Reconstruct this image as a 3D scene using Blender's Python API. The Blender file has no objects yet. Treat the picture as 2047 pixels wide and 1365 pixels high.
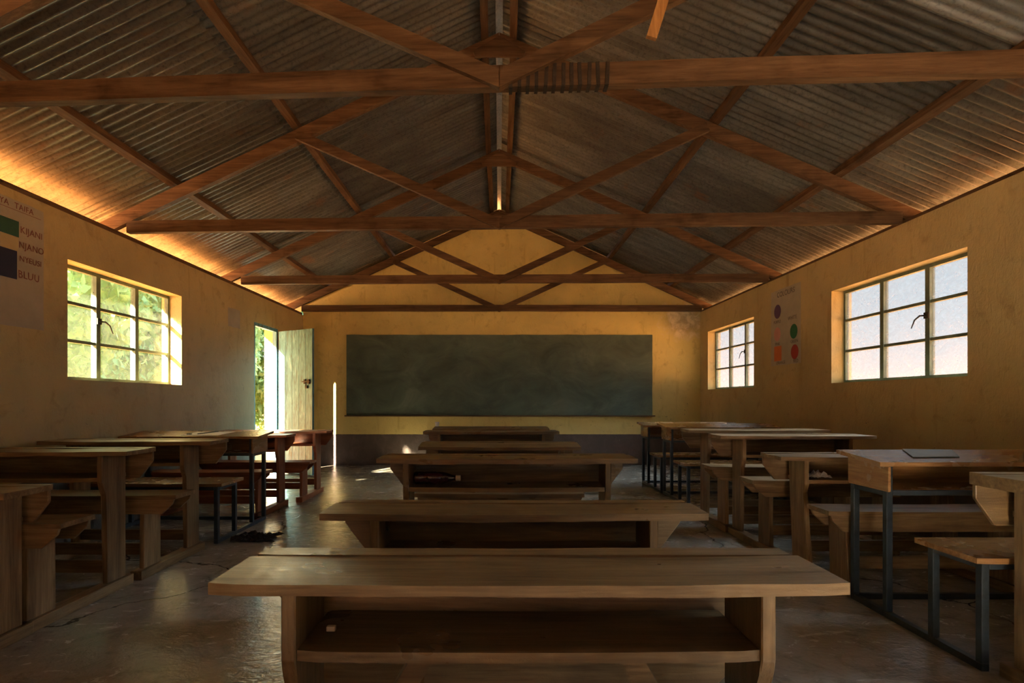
import bpy, bmesh, math, random
from mathutils import Vector, Matrix, noise, Euler
R = random.Random(7)
S = bpy.context.scene
C = S.collection

# ------------------------------------------------------------------ camera
cam_d = bpy.data.cameras.new('camera'); cam = bpy.data.objects.new('camera', cam_d); C.objects.link(cam)
cam.location = (0, 0, 1.06); cam.rotation_euler = (math.radians(90), 0, 0)
cam_d.sensor_width = 36; cam_d.lens = 1136/2047*36
cam_d.shift_x = 25.5/2047; cam_d.shift_y = 117.5/2047
cam_d.clip_start = 0.02; cam_d.clip_end = 500
S.camera = cam
F = 1136.0
# ------------------------------------------------------------------ light
w = bpy.data.worlds.new('sky'); S.world = w; w.use_nodes = True
nt = w.node_tree; bg = nt.nodes['Background']
bg.inputs[0].default_value = (0.86, 0.89, 1.0, 1); bg.inputs[1].default_value = .50
def sun(name, d, e, col, ang):
    l = bpy.data.lights.new(name, 'SUN'); l.energy = e; l.color = col; l.angle = math.radians(ang)
    o = bpy.data.objects.new(name, l); C.objects.link(o)
    o.rotation_euler = Vector(d).to_track_quat('-Z', 'Y').to_euler(); o.location = (-20, -30, 20)
    return o
sun('sun', (.42, .90, -.38), 105, (1, .82, .57), 1.2)
# added wide fill lamp, standing in for hazy sky light from the right
sun('sky_fill', (-.72, -.10, -.60), 14.0, (.72, .86, 1.0), 50)
S.view_settings.view_transform = 'Standard'; S.view_settings.look = 'None'
S.view_settings.exposure = 1.15; S.view_settings.gamma = 1.0; S.view_settings.use_curve_mapping = False
S.cycles.max_bounces = 10; S.cycles.diffuse_bounces = 6; S.cycles.transparent_max_bounces = 16
S.cycles.sample_clamp_indirect = 6.0
S.cycles.use_denoising = True

# ------------------------------------------------------------------ materials
def mat(name):
    m = bpy.data.materials.new(name); m.use_nodes = True
    t = m.node_tree; b = t.nodes['Principled BSDF']
    return m, t, b
def nd(t, kind, **kw):
    n = t.nodes.new(kind)
    for k, v in kw.items():
        if k == 'op': n.operation = v
        elif k == 'blend': n.blend_type = v
        elif k == 'dtype': n.data_type = v
        elif isinstance(k, str) and k.startswith('i'): n.inputs[int(k[1:])].default_value = v
    return n
def L(t, a, b): t.links.new(a, b)
def ramp(t, src, stops):
    n = t.nodes.new('ShaderNodeValToRGB'); L(t, src, n.inputs[0])
    e = n.color_ramp.elements
    e[0].position, e[0].color = stops[0][0], (*stops[0][1], 1)
    e[1].position, e[1].color = stops[-1][0], (*stops[-1][1], 1)
    for p, c in stops[1:-1]:
        x = e.new(p); x.color = (*c, 1)
    return n.outputs[0]
def fac(t, src, lo, hi):
    n = t.nodes.new('ShaderNodeMapRange'); L(t, src, n.inputs[0])
    n.inputs[1].default_value = lo; n.inputs[2].default_value = hi; n.clamp = True
    return n.outputs[0]
def noise_t(t, vec, scale, detail=4, rough=.55, dist=0):
    n = t.nodes.new('ShaderNodeTexNoise'); n.inputs['Scale'].default_value = scale
    n.inputs['Detail'].default_value = detail; n.inputs['Roughness'].default_value = rough
    n.inputs['Distortion'].default_value = dist
    if vec is not None: L(t, vec, n.inputs['Vector'])
    return n.outputs[0]
def mapping(t, vec, scale=(1, 1, 1), loc=(0, 0, 0)):
    n = t.nodes.new('ShaderNodeMapping'); L(t, vec, n.inputs[0])
    n.inputs['Scale'].default_value = scale; n.inputs['Location'].default_value = loc
    return n.outputs[0]
def mix(t, f, a, b, blend='MIX'):
    n = t.nodes.new('ShaderNodeMix'); n.data_type = 'RGBA'; n.blend_type = blend
    if isinstance(f, float): n.inputs[0].default_value = f
    else: L(t, f, n.inputs[0])
    for i, v in ((6, a), (7, b)):
        if isinstance(v, tuple): n.inputs[i].default_value = (*v, 1) if len(v) == 3 else v
        else: L(t, v, n.inputs[i])
    return n.outputs[2]
def math_n(t, op, a, b=None, clamp=False):
    n = t.nodes.new('ShaderNodeMath'); n.operation = op; n.use_clamp = clamp
    for i, v in ((0, a), (1, b)):
        if v is None: continue
        if isinstance(v, (int, float)): n.inputs[i].default_value = v
        else: L(t, v, n.inputs[i])
    return n.outputs[0]
def bump(t, b, h, strength, dist=.01):
    n = t.nodes.new('ShaderNodeBump'); n.inputs['Strength'].default_value = strength; n.inputs['Distance'].default_value = dist
    L(t, h, n.inputs['Height']); L(t, n.outputs[0], b.inputs['Normal'])
def coords(t, world=False):
    if world:
        return t.nodes.new('ShaderNodeNewGeometry').outputs['Position']
    return t.nodes.new('ShaderNodeTexCoord').outputs['Object']

def wood(name, dark, mid, light, axis, rough=.5, scale=1.0, spec=.4, grain=1.0):
    m, t, b = mat(name)
    oc = coords(t)
    inf = t.nodes.new('ShaderNodeObjectInfo')
    off = t.nodes.new('ShaderNodeVectorMath'); off.operation = 'ADD'
    L(t, oc, off.inputs[0])
    cmb = t.nodes.new('ShaderNodeCombineXYZ')
    r13 = math_n(t, 'MULTIPLY', inf.outputs['Random'], 13.0)
    for i in range(3): L(t, r13, cmb.inputs[i])
    L(t, cmb.outputs[0], off.inputs[1])
    sc = [14.0*scale]*3; sc['xyz'.index(axis)] = 1.1*scale
    v = mapping(t, off.outputs[0], tuple(sc))
    g = noise_t(t, v, 1.6, 6, .62, .6)
    sc2 = [70.0*scale]*3; sc2['xyz'.index(axis)] = 4.0*scale
    g2 = noise_t(t, mapping(t, off.outputs[0], tuple(sc2)), 1.4, 3, .6)
    blotch = noise_t(t, off.outputs[0], 3.2, 4, .6)
    col = ramp(t, g, [(.28, dark), (.5, mid), (.74, light)])
    col = mix(t, fac(t, g2, .35, .75), col, mix(t, 1.0, col, (.62, .55, .48), 'MULTIPLY'))
    col = mix(t, fac(t, blotch, .55, .75), col, mix(t, 1.0, col, (.55, .5, .46), 'MULTIPLY'))
    scr = noise_t(t, mapping(t, off.outputs[0], (9, 9, 9)), 3.0, 8, .8, 2.0)
    col = mix(t, fac(t, scr, .66, .74), col, mix(t, .5, col, (.06, .04, .03)))
    br = math_n(t, 'ADD', math_n(t, 'MULTIPLY', inf.outputs['Random'], .35), .82)
    hv = t.nodes.new('ShaderNodeHueSaturation'); L(t, col, hv.inputs['Color']); L(t, br, hv.inputs['Value'])
    L(t, hv.outputs[0], b.inputs['Base Color'])
    rr = t.nodes.new('ShaderNodeMapRange'); L(t, blotch, rr.inputs[0])
    rr.inputs[1].default_value = .3; rr.inputs[2].default_value = .7
    rr.inputs[3].default_value = rough-.1; rr.inputs[4].default_value = rough+.12
    L(t, rr.outputs[0], b.inputs['Roughness'])
    b.inputs['Specular IOR Level'].default_value = spec
    h = math_n(t, 'ADD', math_n(t, 'MULTIPLY', g2, .6), math_n(t, 'MULTIPLY', scr, .8))
    bump(t, b, h, .35*grain, .006)
    return m
W = {}
for ax in 'xyz':
    W['old'+ax] = wood('worn_brown_wood_'+ax, (.085, .050, .020), (.180, .115, .052), (.29, .19, .092), ax, .34, spec=.6)
    W['pale'+ax] = wood('pale_dusty_wood_'+ax, (.115, .066, .028), (.22, .135, .062), (.36, .24, .125), ax, .42)
    W['red'+ax] = wood('red_brown_wood_'+ax, (.13, .036, .014), (.28, .085, .030), (.38, .14, .055), ax, .42, spec=.5)
    W['ply'+ax] = wood('orange_varnished_wood_'+ax, (.19, .095, .032), (.30, .16, .062), (.38, .22, .10), ax, .24, spec=.6)
    W['beam'+ax] = wood('dark_roof_timber_'+ax, (.065, .037, .019), (.13, .076, .040), (.20, .122, .067), ax, .6, scale=.8, spec=.2)
W['batten'] = wood('fresh_orange_batten', (.34, .16, .05), (.5, .26, .09), (.6, .34, .13), 'z', .6)

def plaster(name, base, dado=None, sat=1.0):
    m, t, b = mat(name)
    p = coords(t, True)
    n1 = noise_t(t, p, 1.1, 5, .6, .3)
    n2 = noise_t(t, p, 7.0, 6, .65, .5)
    n3 = noise_t(t, p, 60.0, 4, .6)
    c = ramp(t, n1, [(.3, tuple(x*.80 for x in base)), (.55, base), (.75, tuple(min(1, x*1.10) for x in base))])
    c = mix(t, fac(t, n2, .56, .80), c, tuple(x*y for x, y in zip(base, (.62, .56, .50))))
    st = noise_t(t, mapping(t, p, (6, 6, .9)), 1.3, 4, .6)
    c = mix(t, fac(t, st, .60, .82), c, tuple(x*y for x, y in zip(base, (.66, .58, .48))))
    sep = t.nodes.new('ShaderNodeSeparateXYZ'); L(t, p, sep.inputs[0])
    # hand grime that gets denser towards the floor, and small scuffs
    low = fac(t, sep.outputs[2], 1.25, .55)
    sc = noise_t(t, mapping(t, p, (10, 10, 5.5)), 1.5, 6, .7, 1.2)
    scm = math_n(t, 'MULTIPLY', fac(t, sc, .655, .69), fac(t, sep.outputs[2], 1.35, 1.0))
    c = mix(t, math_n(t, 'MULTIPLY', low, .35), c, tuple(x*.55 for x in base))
    c = mix(t, math_n(t, 'MULTIPLY', scm, .75), c, (.05, .045, .06))
    if dado:
        wob = math_n(t, 'ADD', sep.outputs[2], math_n(t, 'MULTIPLY', n2, .012))
        d2 = mix(t, fac(t, n2, .45, .8), dado, tuple(x*1.5 for x in dado))
        chips = fac(t, noise_t(t, p, 26, 3, .5), .76, .78)
        d2 = mix(t, chips, d2, (.55, .45, .33))
        c = mix(t, fac(t, wob, .512, .508), c, d2)
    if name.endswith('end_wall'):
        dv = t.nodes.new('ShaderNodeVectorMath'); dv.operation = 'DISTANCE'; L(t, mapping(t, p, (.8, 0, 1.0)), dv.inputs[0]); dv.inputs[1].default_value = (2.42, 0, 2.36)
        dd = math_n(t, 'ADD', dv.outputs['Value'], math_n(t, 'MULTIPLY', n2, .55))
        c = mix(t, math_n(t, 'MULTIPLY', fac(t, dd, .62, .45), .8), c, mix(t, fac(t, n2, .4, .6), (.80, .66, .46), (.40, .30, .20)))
    L(t, c, b.inputs['Base Color']); b.inputs['Roughness'].default_value = .62
    b.inputs['Specular IOR Level'].default_value = .3
    h = math_n(t, 'ADD', math_n(t, 'MULTIPLY', noise_t(t, mapping(t, p, (1, 1, .5)), 26.0, 5, .65, .8), 1.0), math_n(t, 'MULTIPLY', n3, .3))
    bump(t, b, h, .6, .012)
    return m
YEL = (.57, .44, .21)
M_WALL = plaster('ochre_plaster', YEL, (.085, .062, .050))
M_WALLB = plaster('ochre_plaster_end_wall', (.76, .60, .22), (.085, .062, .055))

m, t, b = mat('concrete_floor'); M_FLOOR = m
p = coords(t, True)
n1 = noise_t(t, p, .9, 6, .62, .5); n2 = noise_t(t, p, 6, 6, .7, .8)
n4 = noise_t(t, mapping(t, p, (1.6, 3.2, 1)), 3.4, 7, .7, 1.3)
c = ramp(t, n1, [(.3, (.20, .18, .155)), (.5, (.32, .29, .245)), (.7, (.45, .41, .345))])
c = mix(t, fac(t, n2, .5, .78), c, (.13, .10, .075))
c = mix(t, math_n(t, 'MULTIPLY', fac(t, n4, .52, .80), .5), c, (.38, .34, .28))
vo = t.nodes.new('ShaderNodeTexVoronoi'); vo.feature = 'DISTANCE_TO_EDGE'; vo.inputs['Scale'].default_value = .42
wv = t.nodes.new('ShaderNodeVectorMath'); wv.operation = 'ADD'
L(t, p, wv.inputs[0])
nn = t.nodes.new('ShaderNodeTexNoise'); nn.inputs['Scale'].default_value = 3.2; nn.inputs['Detail'].default_value = 6; L(t, p, nn.inputs['Vector'])
sv = t.nodes.new('ShaderNodeVectorMath'); sv.operation = 'SCALE'; sv.inputs['Scale'].default_value = .35
L(t, nn.outputs['Color'], sv.inputs[0]); L(t, sv.outputs[0], wv.inputs[1]); L(t, wv.outputs[0], vo.inputs['Vector'])
crack = fac(t, vo.outputs['Distance'], .0030, .0008)
c = mix(t, crack, c, (.03, .024, .02))
L(t, c, b.inputs['Base Color'])
rr = t.nodes.new('ShaderNodeMapRange'); L(t, n4, rr.inputs[0]); rr.inputs[1].default_value = .3; rr.inputs[2].default_value = .7
rr.inputs[3].default_value = .10; rr.inputs[4].default_value = .32
L(t, rr.outputs[0], b.inputs['Roughness']); b.inputs['Specular IOR Level'].default_value = .6
h = math_n(t, 'ADD', math_n(t, 'MULTIPLY', noise_t(t, mapping(t, p, (1, 1.6, 1)), 17, 5, .6, .8), .7), math_n(t, 'MULTIPLY', noise_t(t, p, 60, 3, .6), .25))
h = math_n(t, 'SUBTRACT', h, math_n(t, 'MULTIPLY', crack, .8))
bump(t, b, h, .45, .012)

def sheet_mat(name, ca, cb, cc, rough=.42, metal=.55):
    m, t, b = mat(name)
    p = coords(t, True)
    inf = t.nodes.new('ShaderNodeObjectInfo')
    n1 = noise_t(t, mapping(t, p, (1.2, 5, 1.2)), 1.2, 5, .65, .4)
    n2 = noise_t(t, p, 38, 5, .75, .3)
    n3 = noise_t(t, p, 2.2, 4, .6)
    c = ramp(t, n1, [(.3, ca), (.52, cb), (.75, cc)])
    c = mix(t, math_n(t, 'MULTIPLY', fac(t, n2, .50, .66), .6), c, tuple(x*.5 for x in ca))
    c = mix(t, math_n(t, 'MULTIPLY', fac(t, n3, .62, .75), .6), c, (.30, .13, .04))
    hv = t.nodes.new('ShaderNodeHueSaturation'); L(t, c, hv.inputs['Color'])
    L(t, math_n(t, 'ADD', math_n(t, 'MULTIPLY', inf.outputs['Random'], .45), .78), hv.inputs['Value'])
    L(t, hv.outputs[0], b.inputs['Base Color'])
    b.inputs['Metallic'].default_value = metal
    L(t, math_n(t, 'ADD', math_n(t, 'MULTIPLY', n2, .35), rough-.15), b.inputs['Roughness'])
    bump(t, b, n2, .25, .004)
    return m
M_SHEET = sheet_mat('weathered_galvanised_sheet', (.115, .110, .097), (.18, .172, .152), (.265, .255, .226), .36, .6)
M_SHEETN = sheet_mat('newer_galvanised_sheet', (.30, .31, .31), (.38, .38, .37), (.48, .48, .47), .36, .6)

def simple(name, col, rough=.6, metal=0, var=.25, scale=8, bmp=.1, spec=.4):
    m, t, b = mat(name); p = coords(t)
    n = noise_t(t, p, scale, 5, .65, .3)
    c = ramp(t, n, [(.3, tuple(x*(1-var) for x in col)), (.7, tuple(min(1, x*(1+var)) for x in col))])
    L(t, c, b.inputs['Base Color']); b.inputs['Roughness'].default_value = rough; b.inputs['Metallic'].default_value = metal
    b.inputs['Specular IOR Level'].default_value = spec
    if bmp: bump(t, b, noise_t(t, p, scale*5, 3, .6), bmp, .004)
    return m
M_STEEL = simple('dark_blue_painted_steel', (.030, .042, .055), .38, .3, .5, 12, .15, .6)
M_WFRAME = simple('green_painted_window_steel', (.13, .17, .13), .5, .1, .3, 14, .1)
M_PAPER = simple('yellowed_paper', (.43, .38, .30), .8, 0, .10, 5, .25)
M_WPAPER = simple('white_paper', (.85, .83, .80), .7, 0, .05, 6, .1)
M_RUST = simple('rusty_iron', (.045, .035, .028), .6, .5, .4, 30, .2)
M_CAP = simple('cream_plastic', (.55, .47, .36), .5, 0, .1)
M_BOTTLE = simple('dark_wine_plastic', (.05, .012, .018), .14, 0, .3, 12, .0, .9)
M_RAG = simple('dark_dusty_rag', (.05, .035, .028), .85, 0, .5, 30, .4)
M_WHITE = simple('white_enamel', (.75, .73, .68), .4, 0, .1)
M_FILM = simple('dusty_clear_plastic', (.42, .40, .38), .3, 0, .3, 20, .2, .8)
M_PAD = simple('grey_green_card', (.16, .20, .20), .45, 0, .15, 10, .05)
M_INK = simple('brown_marker_ink', (.22, .07, .05), .7, 0, .1, 8, 0)
M_PENCIL = simple('faint_grey_pencil', (.13, .11, .10), .7, 0, .1, 8, 0)
def flat(n, c): return simple(n, c, .75, 0, .10, 6, .1)
def board_mat():
    m, t, b = mat('green_black_chalkboard'); p = coords(t, True)
    n1 = noise_t(t, mapping(t, p, (1, 1, 1.6)), 1.7, 6, .65, .7); n2 = noise_t(t, mapping(t, p, (2.5, 2.5, 6)), 3, 8, .75, 1.5)
    c = ramp(t, n1, [(.3, (.062, .085, .066)), (.55, (.11, .15, .118)), (.75, (.18, .22, .18))])
    c = mix(t, fac(t, n2, .62, .70), c, (.040, .046, .036))
    c = mix(t, math_n(t, 'MULTIPLY', fac(t, noise_t(t, mapping(t, p, (18, 18, 5)), 2, 8, .8, 2), .66, .72), .5), c, (.22, .22, .18))
    L(t, c, b.inputs['Base Color']); b.inputs['Roughness'].default_value = .6
    b.inputs['Specular IOR Level'].default_value = .35
    bump(t, b, n2, .25, .006)
    return m
M_BOARD = board_mat()
def door_mat():
    m, t, b = mat('worn_turquoise_door_paint'); p = coords(t)
    n1 = noise_t(t, mapping(t, p, (9, 9, 1.6)), 2.2, 7, .7, 1.4)
    c = ramp(t, n1, [(.34, (.07, .10, .085)), (.46, (.08, .21, .27)), (.60, (.13, .32, .41)), (.74, (.34, .46, .54))])
    L(t, c, b.inputs['Base Color']); b.inputs['Roughness'].default_value = .5
    bump(t, b, n1, .3, .005)
    return m
M_DOOR = door_mat()
def pane_mat():
    m = bpy.data.materials.new('dusty_window_glass'); m.use_nodes = True; t = m.node_tree
    t.nodes.remove(t.nodes['Principled BSDF']); out = t.nodes['Material Output']
    p = coords(t, True)
    tr = t.nodes.new('ShaderNodeBsdfTransparent'); tr.inputs[0].default_value = (.88, .92, .90, 1)
    tl = t.nodes.new('ShaderNodeBsdfRefraction'); tl.inputs['Color'].default_value = (.88, .91, .95, 1); tl.inputs['IOR'].default_value = 1.45; tl.inputs['Roughness'].default_value = .46
    df = t.nodes.new('ShaderNodeBsdfDiffuse'); df.inputs[0].default_value = (.45, .43, .38, 1)
    gl = t.nodes.new('ShaderNodeBsdfGlossy'); gl.inputs['Roughness'].default_value = .08
    dirt = t.nodes.new('ShaderNodeMixShader'); dirt.inputs[0].default_value = .10
    t2 = t.nodes.new('ShaderNodeBsdfTranslucent'); t2.inputs[0].default_value = (.62, .72, .72, 1)
    ms = t.nodes.new('ShaderNodeMixShader'); ms.inputs[0].default_value = .04
    L(t, tl.outputs[0], ms.inputs[1]); L(t, t2.outputs[0], ms.inputs[2])
    L(t, ms.outputs[0], dirt.inputs[1]); L(t, df.outputs[0], dirt.inputs[2])
    n = noise_t(t, mapping(t, p, (3, 3, 5)), 2.6, 7, .75, 1.6)
    f = t.nodes.new('ShaderNodeMapRange'); L(t, n, f.inputs[0]); f.inputs[1].default_value = .3; f.inputs[2].default_value = .75
    f.inputs[3].default_value = .10; f.inputs[4].default_value = .36
    mx = t.nodes.new('ShaderNodeMixShader'); L(t, f.outputs[0], mx.inputs[0]); L(t, tr.outputs[0], mx.inputs[1]); L(t, dirt.outputs[0], mx.inputs[2])
    m2 = t.nodes.new('ShaderNodeMixShader'); m2.inputs[0].default_value = .02
    L(t, mx.outputs[0], m2.inputs[1]); L(t, gl.outputs[0], m2.inputs[2]); L(t, m2.outputs[0], out.inputs[0])
    return m
M_PANE = pane_mat()
def leaf_mat():
    m, t, b = mat('leaf_green'); p = coords(t, True)
    n = noise_t(t, p, 3.0, 3, .6)
    c = ramp(t, n, [(.3, (.06, .15, .06)), (.5, (.13, .25, .09)), (.7, (.30, .38, .12))])
    L(t, c, b.inputs['Base Color']); b.inputs['Roughness'].default_value = .6
    tl = t.nodes.new('ShaderNodeBsdfTranslucent'); L(t, mix(t, .5, c, (.36, .52, .20)), tl.inputs[0])
    ms = t.nodes.new('ShaderNodeMixShader'); ms.inputs[0].default_value = .5
    L(t, b.outputs[0], ms.inputs[1]); L(t, tl.outputs[0], ms.inputs[2]); L(t, ms.outputs[0], t.nodes['Material Output'].inputs[0])
    return m
M_LEAF = leaf_mat()
M_BARK = simple('grey_bark', (.16, .11, .075), .9, 0, .4, 6, .5)
def ground_mat():
    m, t, b = mat('red_soil_and_grass'); p = coords(t, True)
    n = noise_t(t, p, .5, 6, .65, .4); n2 = noise_t(t, p, 14, 5, .7)
    c = ramp(t, n, [(.35, (.50, .17, .035)), (.52, (.60, .23, .05)), (.66, (.38, .20, .04)), (.78, (.16, .22, .05))])
    c = mix(t, fac(t, n2, .5, .8), c, (.30, .18, .08))
    L(t, c, b.inputs['Base Color']); b.inputs['Roughness'].default_value = .9
    bump(t, b, n2, .4, .03)
    return m
M_GROUND = ground_mat()

# ------------------------------------------------------------------ mesh helpers
def finish(name, bm, m, parent=None, smooth=False, loc=None):
    bmesh.ops.recalc_face_normals(bm, faces=bm.faces[:])
    me = bpy.data.meshes.new(name); bm.to_mesh(me); bm.free()
    me.materials.append(m)
    if smooth:
        for f in me.polygons: f.use_smooth = True
    o = bpy.data.objects.new(name, me); C.objects.link(o)
    if parent: o.parent = parent
    if loc: o.location = loc
    return o
def tag(o, label=None, cat=None, group=None, kind=None):
    if label: o['label'] = label
    if cat: o['category'] = cat
    if group: o['group'] = group
    if kind: o['kind'] = kind
    return o
def empty(name, loc=(0, 0, 0), rz=0, label=None, cat=None, group=None, kind=None):
    o = bpy.data.objects.new(name, None); C.objects.link(o); o.location = loc; o.rotation_euler = (0, 0, rz)
    o.empty_display_size = .1
    return tag(o, label, cat, group, kind)
def add_box(bm, x0, x1, y0, y1, z0, z1, bev=0.0):
    r = bmesh.ops.create_cube(bm, size=1)
    for v in r['verts']:
        v.co = Vector(((x0+x1)/2+v.co.x*(x1-x0), (y0+y1)/2+v.co.y*(y1-y0), (z0+z1)/2+v.co.z*(z1-z0)))
    if bev:
        es = list({e for v in r['verts'] for e in v.link_edges})
        bmesh.ops.bevel(bm, geom=es, offset=bev, segments=2, affect='EDGES', profile=.6)
def box(name, x0, x1, y0, y1, z0, z1, m, parent=None, bev=.003):
    bm = bmesh.new(); add_box(bm, x0, x1, y0, y1, z0, z1, bev)
    return finish(name, bm, m, parent)
def add_prism(bm, pts, axis, a0, a1):
    """closed outline pts (2-D) extruded along axis between a0 and a1"""
    def mk(p, a):
        if axis == 'x': return (a, p[0], p[1])
        if axis == 'y': return (p[0], a, p[1])
        return (p[0], p[1], a)
    A = [bm.verts.new(mk(p, a0)) for p in pts]; B = [bm.verts.new(mk(p, a1)) for p in pts]
    n = len(pts)
    fs = [bm.faces.new(A), bm.faces.new(B[::-1])]
    for i in range(n): fs.append(bm.faces.new((A[i], B[i], B[(i+1) % n], A[(i+1) % n])))
    return fs
def prism(name, pts, axis, a0, a1, m, parent=None, bev=.0025):
    bm = bmesh.new(); add_prism(bm, pts, axis, a0, a1)
    if bev: bmesh.ops.bevel(bm, geom=bm.edges[:], offset=bev, segments=1, affect='EDGES')
    return finish(name, bm, m, parent)
def add_beam(bm, p0, p1, wy, wz, up=(0, 0, 1), bev=.002, n=1, wob=0.0):
    """timber from p0 to p1: width wy sideways, wz upward"""
    p0 = Vector(p0); p1 = Vector(p1); d = (p1-p0); ln = d.length; d.normalize()
    s = d.cross(Vector(up)).normalized(); u = s.cross(d).normalized()
    prev = None; rings = []
    for i in range(n+1):
        c = p0+d*ln*i/n
        if wob and 0 < i < n: c = c+s*R.uniform(-wob, wob)+u*R.uniform(-wob, wob)
        rings.append([bm.verts.new(c+s*a*wy/2+u*b_*wz/2) for a, b_ in ((-1, -1), (1, -1), (1, 1), (-1, 1))])
    for r0, r1 in zip(rings, rings[1:]):
        for k in range(4): bm.faces.new((r0[k], r0[(k+1) % 4], r1[(k+1) % 4], r1[k]))
    bm.faces.new(rings[0][::-1]); bm.faces.new(rings[-1])
def beam(name, p0, p1, wy, wz, m, parent=None, up=(0, 0, 1), bev=.003, n=1, wob=0):
    bm = bmesh.new(); add_beam(bm, p0, p1, wy, wz, up, 0, n, wob)
    if bev:
        es = [e for e in bm.edges if len(e.link_faces) == 2 and e.calc_face_angle(0) > .7]
        bmesh.ops.bevel(bm, geom=es, offset=bev, segments=1, affect='EDGES')
    return finish(name, bm, m, parent)
def plank(name, x0, x1, y0, y1, z0, z1, m, parent=None, wear=.004, bev=.006, seed=0, n=22, sag=0.0, slope=0.0):
    """a board lying along X with uneven worn edges"""
    bm = bmesh.new(); rings = []
    for i in range(n+1):
        u = i/n; x = x0+(x1-x0)*u
        nz = lambda k: noise.noise(Vector((x*4.0, k*7.3, seed*3.1)))*wear
        dz = -sag*math.sin(math.pi*u)
        ya, yb = y0+nz(1), y1+nz(2)
        if i in (0, n): ya += bev; yb -= bev
        rings.append([bm.verts.new((x, ya, z0+dz+nz(3)*.5)), bm.verts.new((x, yb, z0+dz+slope+nz(4)*.5)),
                      bm.verts.new((x, yb, z1+dz+slope+nz(5)*.4)), bm.verts.new((x, ya, z1+dz+nz(6)*.4))])
    for r0, r1 in zip(rings, rings[1:]):
        for k in range(4): bm.faces.new((r0[k], r0[(k+1) % 4], r1[(k+1) % 4], r1[k]))
    bm.faces.new(rings[0][::-1]); bm.faces.new(rings[-1])
    es = [e for e in bm.edges if len(e.link_faces) == 2 and e.calc_face_angle(0) > .8]
    bmesh.ops.bevel(bm, geom=es, offset=bev, segments=3, affect='EDGES', profile=.6)
    o = finish(name, bm, m, parent)
    for f in o.data.polygons: f.use_smooth = True
    try: o.data.set_sharp_from_angle(angle=math.radians(35))
    except Exception: pass
    return o
def add_tube(bm, pts, r, seg=8):
    rings = []
    for i, p in enumerate(pts):
        p = Vector(p)
        d = (Vector(pts[min(i+1, len(pts)-1)])-Vector(pts[max(i-1, 0)])).normalized()
        s = d.cross(Vector((0, 0, 1)) if abs(d.z) < .9 else Vector((1, 0, 0))).normalized(); u = d.cross(s)
        rr = r[i] if isinstance(r, (list, tuple)) else r
        rings.append([bm.verts.new(p+(s*math.cos(a)+u*math.sin(a))*rr) for a in [2*math.pi*k/seg for k in range(seg)]])
    for a, b_ in zip(rings, rings[1:]):
        for k in range(seg): bm.faces.new((a[k], a[(k+1) % seg], b_[(k+1) % seg], b_[k]))
    bm.faces.new(rings[0][::-1]); bm.faces.new(rings[-1])
def clip_x0(o, sd):
    bm = bmesh.new(); bm.from_mesh(o.data)
    r_ = bmesh.ops.bisect_plane(bm, geom=bm.verts[:]+bm.edges[:]+bm.faces[:], plane_co=(.0015*sd, 0, 0), plane_no=(-sd, 0, 0), clear_outer=True)
    es = [e for e in r_['geom_cut'] if isinstance(e, bmesh.types.BMEdge)]
    if es: bmesh.ops.contextual_create(bm, geom=es)
    bm.to_mesh(o.data); bm.free()
def tube(name, pts, r, m, parent=None, seg=10, smooth=True):
    bm = bmesh.new(); add_tube(bm, pts, r, seg); o = finish(name, bm, m, parent, smooth)
    return o

# ------------------------------------------------------------------ room shell
XL, XR, YB, YF, T = -3.21, 3.29, 9.30, -3.60, .20
ZL, ZR = 2.45, 2.50
def wall_cells(name, xin, xout, y0, y1, z0, z1, holes, m):
    ys = sorted({y0, y1, *[h[0] for h in holes], *[h[1] for h in holes]})
    zs = sorted({z0, z1, *[h[2] for h in holes], *[h[3] for h in holes]})
    solid = {}
    for i in range(len(ys)-1):
        for j in range(len(zs)-1):
            cy, cz = (ys[i]+ys[i+1])/2, (zs[j]+zs[j+1])/2
            solid[i, j] = not any(h[0] < cy < h[1] and h[2] < cz < h[3] for h in holes)
    bm = bmesh.new(); V = {}
    def v(x, y, z):
        k = (round(x, 4), round(y, 4), round(z, 4))
        if k not in V: V[k] = bm.verts.new(k)
        return V[k]
    for (i, j), s in solid.items():
        if not s: continue
        a, b_, c, d = ys[i], ys[i+1], zs[j], zs[j+1]
        for x in (xin, xout): bm.faces.new((v(x, a, c), v(x, b_, c), v(x, b_, d), v(x, a, d)))
        for (di, dj, q) in ((-1, 0, ((a, c), (a, d))), (1, 0, ((b_, c), (b_, d))), (0, -1, ((a, c), (b_, c))), (0, 1, ((a, d), (b_, d)))):
            if not solid.get((i+di, j+dj), False):
                (p, q0), (r, s0) = q
                bm.faces.new((v(xin, p, q0), v(xout, p, q0), v(xout, r, s0), v(xin, r, s0)))
    o = finish(name, bm, m); tag(o, kind='structure'); return o
WZ = (1.215, 2.11)
holesL = [(4.226, 5.743, *WZ), (7.442, 8.25, 0.0, 2.09)]
WZR = (1.23, 2.14)
holesR = [(3.993, 5.629, *WZR), (7.343, 8.963, *WZR), (.65, 2.27, *WZR), (-2.7, -1.1, *WZR)]
wall_cells('wall_left', XL, XL-T, YF-T, YB+T, -.15, ZL, holesL, M_WALL)
wall_cells('wall_right', XR, XR+T, YF-T, YB+T, -.15, ZR, holesR, M_WALL)
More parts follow.
